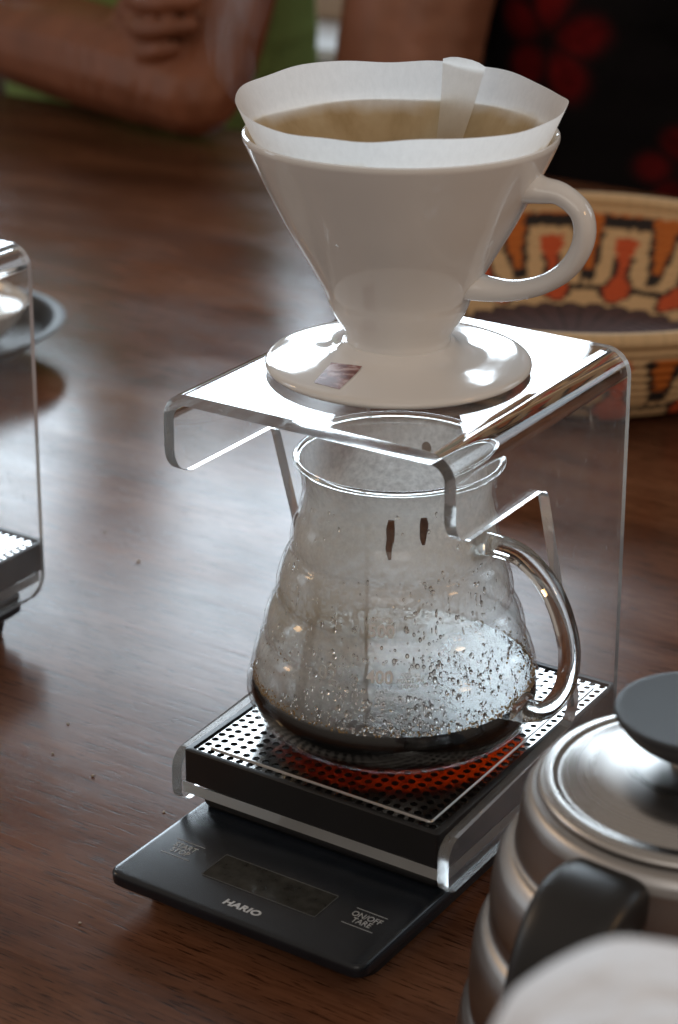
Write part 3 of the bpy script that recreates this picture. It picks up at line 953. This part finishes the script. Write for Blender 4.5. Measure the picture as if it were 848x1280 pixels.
# ------------------------------------------------------------------ steel kettle
KX, KY = 0.1831, -0.0613
ket = thing('steel_kettle', 'brushed steel pouring kettle with black knob and handle at the right edge', 'kettle', (KX, KY, 0))
bm = bmesh.new()
kb = [(0, .0010), (.070, .0010), (.0765, .0030), (.0772, .0100), (.0768, .0250), (.0755, .0345), (.0735, .0395), (.0722, .0420), (.0728, .0455), (.0724, .0540), (.0712, .0640), (.0690, .0695), (.0664, .0725), (.0660, .0750), (.0664, .0800), (.0655, .0890), (.0640, .0955), (.0606, .1005), (.0585, .1025), (.0580, .1060), (.0575, .1100), (.0562, .1190), (.0540, .1230), (.0520, .1243), (.0490, .1248), (.0490, .1225), (0, .1225)]
lathe(bm, kb[:3]+smooth_prof(kb[3:22], 4)+kb[22:], 96)
finish(bm, 'kettle_body', M['steel'], ket, 60)
bm = bmesh.new()
lathe(bm, smooth_prof([(.0485, .1250), (.0510, .1252), (.0514, .1262), (.0500, .1276), (.0470, .1282), (.0445, .1278), (.0425, .1284), (.0330, .1318), (.0200, .1345), (.0100, .1352)], 4)+[(0, .1352)], 96)
lid = finish(bm, 'lid', M['lidsteel'], ket, 60)
bm = bmesh.new()
lathe(bm, [(0, .1350), (.0085, .1350), (.0085, .1385), (.0075, .1400), (0, .1400)], 40)
finish(bm, 'knob_stem', M['steel'], lid, 40)
bm = bmesh.new()
lathe(bm, [(0, .1392)]+smooth_prof([(.0100, .1393), (.0160, .1412), (.0225, .1455), (.0266, .1505), (.0275, .1526), (.0267, .1538), (.0230, .1538)], 4)+[(0, .1532)], 64)
finish(bm, 'knob', M['knob'], lid, 50)
hd = Vector((-0.08, -1.0, 0)).normalized()
bm = bmesh.new()
tube(bm, [hd*.046+Vector((0, 0, .1105)), hd*.058+Vector((0, 0, .1130)), hd*.070+Vector((0, 0, .1115)), hd*.081+Vector((0, 0, .1010)), hd*.088+Vector((0, 0, .0800)), hd*.091+Vector((0, 0, .0520)), hd*.090+Vector((0, 0, .0320))],
     [.0095, .0108, .0110, .0106, .0102, .0095, .0088], 28, up=(0, 0, 1), ab=(1.42, .88), power=4.0)
finish(bm, 'handle', M['black'], ket, 60)
bm = bmesh.new()
sd = -hd
tube(bm, [sd*.070+Vector((0, 0, .022)), sd*.098+Vector((0, 0, .030)), sd*.112+Vector((0, 0, .065)), sd*.118+Vector((0, 0, .110)), sd*.135+Vector((0, 0, .132)), sd*.155+Vector((0, 0, .128))],
     [.0095, .0075, .006, .0052, .0048, .0046], 16, up=(sd.y, -sd.x, 0))
finish(bm, 'spout', M['steel'], ket, 60)

# ------------------------------------------------------------------ people: one continuous body each, grown from tapered chains
def body_mesh(name, chains, blobs, mat, parent, voxel=0.006, smooth=3, shape=None):
    bm = bmesh.new()
    for path, rad in chains:
        C = crom(path, 10); RR = [v.x for v in crom([(r, 0, 0) for r in rad], 10)]
        last = None
        for p, r in zip(C, RR):
            if last is not None and (p-last).length < r*.22: continue
            last = p
            bmesh.ops.create_icosphere(bm, subdivisions=2, radius=r, matrix=Matrix.Translation(p))
    for c, sc, rot in blobs:
        mt = Matrix.Translation(c) @ (Matrix.Rotation(rot[1], 4, rot[0]) if rot else Matrix.Identity(4)) @ Matrix.Diagonal((*sc, 1))
        bmesh.ops.create_icosphere(bm, subdivisions=3, radius=1.0, matrix=mt)
    me = bpy.data.meshes.new('tmp'); bm.to_mesh(me); bm.free()
    o = bpy.data.objects.new('tmp', me); COL.objects.link(o)
    md = o.modifiers.new('r', 'REMESH'); md.mode = 'VOXEL'; md.voxel_size = voxel
    ms = o.modifiers.new('s', 'SMOOTH'); ms.factor = 0.5; ms.iterations = smooth
    dg = bpy.context.evaluated_depsgraph_get()
    out = bpy.data.meshes.new_from_object(o.evaluated_get(dg))
    bpy.data.objects.remove(o)
    out.name = name
    if shape:
        for v in out.vertices: v.co = shape(v.co)
    for p in out.polygons: p.use_smooth = True
    out.materials.clear(); out.materials.append(mat)
    return link(bpy.data.objects.new(name, out), parent)

def mat_skin(name, col):
    t = NT(name)
    v = t.noise(t.obj(), 26, 4, 0.6)
    c = t.ramp(v, [(0.3, [x*.84 for x in col]), (0.7, [x*1.16 for x in col])])
    t.set(Base_Color=c, Roughness=0.5, Subsurface_Weight=0.08, Normal=t.bump(t.noise(t.obj(), 260, 3, .6), .15, .001))
    t.b.inputs['Subsurface Radius'].default_value = (.008, .003, .0015)
    return t.m
skin1 = mat_skin('skin_brown', (0.235, 0.085, 0.042))
skin2 = mat_skin('skin_tan', (0.29, 0.125, 0.075))
hair = simple('dark_hair', (0.03, 0.02, 0.015), 0.5, vs=200, var=.4)

def cloth(name, col, var=.15):
    t = NT(name)
    v = t.noise(t.obj(), 9, 4, .6, .5)
    c = t.ramp(v, [(0.3, [x*(1-var) for x in col]), (0.7, [x*(1+var) for x in col])])
    f = t.noise(t.obj(scale=(5, 5, 2)), 4, 3, .5, 1.0)
    t.set(Base_Color=c, Roughness=.85, Normal=t.bump(f, .6, .02))
    return t.m

p1 = thing('person', 'person in a green shirt leaning on the table with folded bare arms', 'person', (-1.10, 1.25, -0.75))
P0 = Vector(p1.location)
def rel(*pts): return [Vector(p)-P0 for p in pts]
body = [
    (rel((-.86, 1.22, .31), (-.842, 1.12, .17), (-.825, 1.05, .075), (-.826, 1.022, .045)), [.060, .052, .047, .045]),     # upper arm to elbow
    (rel((-.826, 1.022, .046), (-.92, 1.04, .055), (-1.03, 1.07, .056), (-1.15, 1.10, .056), (-1.27, 1.13, .060)), [.045, .052, .050, .042, .030]),   # forearm
    (rel((-1.27, 1.13, .060), (-1.33, 1.14, .066), (-1.37, 1.16, .07)), [.028, .030, .026]),
    (rel((-1.37, 1.28, .30), (-1.36, 1.25, .17), (-1.31, 1.21, .065)), [.058, .050, .046]),                                   # other upper arm
    (rel((-1.31, 1.21, .062), (-1.14, 1.18, .052), (-1.00, 1.13, .060), (-.950, 1.095, .080)), [.046, .046, .036, .028]),   # other forearm
    (rel((-.950, 1.095, .080), (-.922, 1.064, .105), (-.902, 1.042, .118)), [.028, .030, .026]),                          # palm
    (rel((-.905, 1.030, .086), (-.874, 1.000, .084), (-.846, .990, .090), (-.830, .996, .094)), [.0100, .0100, .0092, .0080]),
    (rel((-.905, 1.026, .109), (-.866, .992, .109), (-.830, .985, .115), (-.808, .995, .119)), [.0106, .0104, .0096, .0084]),
    (rel((-.905, 1.028, .132), (-.864, .994, .134), (-.828, .987, .139), (-.804, .998, .142)), [.0106, .0104, .0096, .0084]),
    (rel((-.905, 1.034, .154), (-.868, 1.006, .158), (-.838, .998, .163), (-.818, 1.008, .166)), [.0100, .0100, .0092, .0082]),
    (rel((-.93, 1.05, .150), (-.915, 1.06, .175), (-.895, 1.065, .195)), [.014, .012, .010]),
    (rel((-1.10, 1.30, .34), (-1.10, 1.29, .42), (-1.10, 1.27, .48)), [.066, .058, .060]),
]
hd1 = Vector((-1.10, 1.255, .535))-P0
body_mesh('body', body, [(hd1, (.075, .092, .108), None), (hd1+Vector((0, -.092, -.012)), (.013, .018, .022), None),
    (hd1+Vector((-.075, .005, -.005)), (.010, .018, .030), None), (hd1+Vector((.075, .005, -.005)), (.010, .018, .030), None), (hd1+Vector((0, -.055, -.070)), (.045, .035, .035), None)], skin1, p1, .0035, 3)
body_mesh('hair', [], [(hd1+Vector((0, .020, .035)), (.083, .088, .090), None)], hair, p1, .008)
shirt = cloth('green_cotton', (0.30, 0.43, 0.13))
body_mesh('shirt', [
    (rel((-1.12, 1.40, -.12), (-1.12, 1.39, .02), (-1.12, 1.36, .16), (-1.10, 1.32, .26), (-1.10, 1.31, .34)), [.16, .165, .165, .13, .075]),
    (rel((-1.08, 1.38, -.12), (-1.085, 1.38, .05), (-1.08, 1.36, .20)), [.14, .145, .13]),
    (rel((-1.20, 1.38, -.12), (-1.215, 1.38, .05), (-1.21, 1.36, .20)), [.14, .145, .13]),
    (rel((-1.02, 1.32, .28), (-.90, 1.25, .27), (-.856, 1.17, .215)), [.085, .076, .068]),
    (rel((-1.18, 1.32, .28), (-1.33, 1.27, .27), (-1.385, 1.22, .22)), [.085, .076, .064])], [], shirt, p1, .009, 5)
body_mesh('trousers', [(rel((-1.2, 1.40, -.2), (-1.2, 1.36, -.26), (-1.22, 1.0, -.26), (-1.22, .95, -.45), (-1.22, .98, -.70)), [.13, .11, .08, .065, .05]),
    (rel((-1.0, 1.40, -.2), (-1.0, 1.36, -.26), (-.98, 1.0, -.26), (-.98, .95, -.45), (-.98, .98, -.70)), [.13, .11, .08, .065, .05])], [], cloth('dark_denim', (.03, .035, .05)), p1, .012, 4)

p2 = thing('person', 'person in a black dress with red flowers and one bare arm behind the basket', 'person', (-0.50, 1.33, -0.75))
P0 = Vector(p2.location)
hd2 = Vector((-.40, 1.36, .60))-P0
body_mesh('body', [
    (rel((-.650, 1.26, .30), (-.670, 1.20, .16), (-.676, 1.165, .03), (-.680, 1.15, -.08), (-.675, 1.15, -.14)), [.078, .078, .075, .066, .055]),
    (rel((-.675, 1.15, -.14), (-.63, 1.12, -.17), (-.58, 1.09, -.18)), [.055, .048, .036]),
    (rel((-.58, 1.09, -.18), (-.54, 1.085, -.185), (-.50, 1.085, -.19)), [.032, .028, .018]),
    (rel((-.40, 1.40, .36), (-.40, 1.38, .45), (-.40, 1.37, .52)), [.06, .055, .055])],
    [(hd2, (.072, .09, .105), None), (hd2+Vector((0, -.09, -.012)), (.012, .017, .021), None), (hd2+Vector((0, -.05, -.07)), (.042, .034, .034), None)], skin2, p2, .006, 4)
body_mesh('hair', [(rel((-.40, 1.42, .62), (-.40, 1.46, .50), (-.40, 1.47, .38)), [.085, .08, .06])], [(hd2+Vector((0, .02, .03)), (.082, .088, .088), None)], hair, p2, .010)
# dress with printed red flowers (flat print on cloth)
dm = NT('black_floral_cloth')
def flower_field(t):
    tc = t.n('ShaderNodeTexCoord'); total = None
    FL = [((-.546, .095), .046, .2, .75), ((-.345, .13), .042, .9, .6), ((-.415, -.03), .034, .5, .55), ((-.60, -.035), .030, 1.1, .30), ((-.27, -.06), .045, .1, .6), ((-.60, .25), .045, .6, .7), ((-.42, .26), .04, .0, .7)]
    ox = P0.x; oz = P0.z
    for (fx, fz), R, rot, amp in FL:
        for k in range(5):
            a = rot+2*pi*k/5
            c = (fx+cos(a)*R*.85-ox, 0, fz+sin(a)*R*.85-oz)
            mp = t.n('ShaderNodeMapping', vector_type='TEXTURE')
            t.t.links.new(tc.outputs['Object'], mp.inputs[0])
            mp.inputs['Location'].default_value = c; mp.inputs['Rotation'].default_value = (0, -a, 0); mp.inputs['Scale'].default_value = (R*.62, 1000, R*.50)
            ln = t.n('ShaderNodeVectorMath', operation='LENGTH'); t.put(ln.inputs[0], mp.outputs[0])
            d = t.math('ADD', ln.outputs[1], t.math('MULTIPLY', t.math('SUBTRACT', NZ, .5), .8))
            v = t.math('MULTIPLY', t.math('SUBTRACT', 1.0, t.math('SMOOTH_MIN', d, 1.0), True), amp*2.2, True)
            v2 = t.math('MINIMUM', v, amp)
            total = v2 if total is None else t.math('MAXIMUM', total, v2)
    return total
NZ = dm.noise(dm.obj(), 30, 3, .6)
fl_ = flower_field(dm)
fc = dm.ramp(dm.noise(dm.obj(), 60, 3, .6), [(.3, (.10, .004, .005)), (.7, (.23, .009, .010))])
dm.set(Base_Color=dm.mix(fl_, rgb(.008, .007, .008), fc), Roughness=.85, Specular_IOR_Level=.08, Normal=dm.bump(dm.noise(dm.obj(scale=(4, 4, 2)), 4, 3, .5, 1.), .5, .015))
body_mesh('dress', [
    (rel((-.53, 1.42, -.22), (-.53, 1.41, -.02), (-.53, 1.40, .16), (-.53, 1.40, .30)), [.19, .18, .185, .15]),
    (rel((-.30, 1.42, -.22), (-.30, 1.41, -.02), (-.30, 1.40, .16), (-.30, 1.40, .30)), [.19, .18, .185, .15]),
    (rel((-.40, 1.38, .20), (-.40, 1.38, .36)), [.17, .08]),
    (rel((-.52, 1.40, -.25), (-.50, 1.20, -.30), (-.50, 1.00, -.31), (-.50, .97, -.45)), [.16, .12, .10, .09]),
    (rel((-.30, 1.40, -.25), (-.32, 1.20, -.30), (-.32, 1.00, -.31), (-.32, .97, -.45)), [.16, .12, .10, .09])], [], dm.m, p2, .010, 5)
p3 = thing("person", "arm of a person in a white sleeve blurred in the lower right corner", "person", (0.36, -0.46, 0.18))
P0 = Vector(p3.location)
body_mesh("sleeve", [(rel((.293, -.343, .228), (.330, -.390, .222), (.40, -.47, .21), (.52, -.60, .20)), [.034, .046, .055, .062])], [], cloth("white_cotton", (.80, .79, .80), .05), p3, .005, 5)


# ------------------------------------------------------------------ crumbs and steam
crm = simple('crumb_brown', (0.42, 0.33, 0.24), 0.6, vs=600, var=.4)
first = None
CRUMBS = [(-0.2532, 0.1959, 1.2), (-0.1684, 0.034, 0.8), (-0.1564, 0.0088, 0.8), (-0.1286, 0.0032, 0.9), (-0.0835, -0.0038, 0.7), (-0.2938, 0.2172, 0.7), (-0.0605, -0.0886, 0.7)]
for i, (x, y, sc) in enumerate(CRUMBS):
    if first is None:
        bm = bmesh.new(); bmesh.ops.create_icosphere(bm, subdivisions=2, radius=.0008)
        for v in bm.verts: v.co *= 1+.45*noise.noise(v.co*1500)
        first = finish(bm, 'crumb', crm, None, 30); o = first
    else:
        o = first.copy(); COL.objects.link(o)
    o.location = (x, y, .0006*sc); o.scale = (sc*1.3, sc, sc*.6); o.rotation_euler = (0, 0, i*1.3)
    tag(o, 'tiny crumb lying on the bare wooden table', 'crumb', 'crumbs scattered on the table')
bm = bmesh.new()
tube(bm, [(-.074, .050, .306), (-.083, .052, .325), (-.080, .055, .350), (-.086, .058, .385), (-.080, .060, .42)], [.006, .011, .013, .016, .019], 20, up=(0, 1, 0), per=6)
sm = NT('thin_steam')
sm.t.nodes.remove(sm.b)
pv = sm.n('ShaderNodeVolumePrincipled')
dn = sm.noise(sm.obj(scale=(1, 1, .35)), 70, 3, .6, 1.2)
sm.put(pv.inputs['Density'], sm.ramp(dn, [(.42, (0, 0, 0)), (.70, (9, 9, 9))])); pv.inputs['Anisotropy'].default_value = .45
sm.t.links.new(pv.outputs[0], sm.o.inputs['Volume'])
st = finish(bm, 'steam', sm.m, None, 180); tag(st, 'faint white steam rising beside the paper filter', kind='stuff')
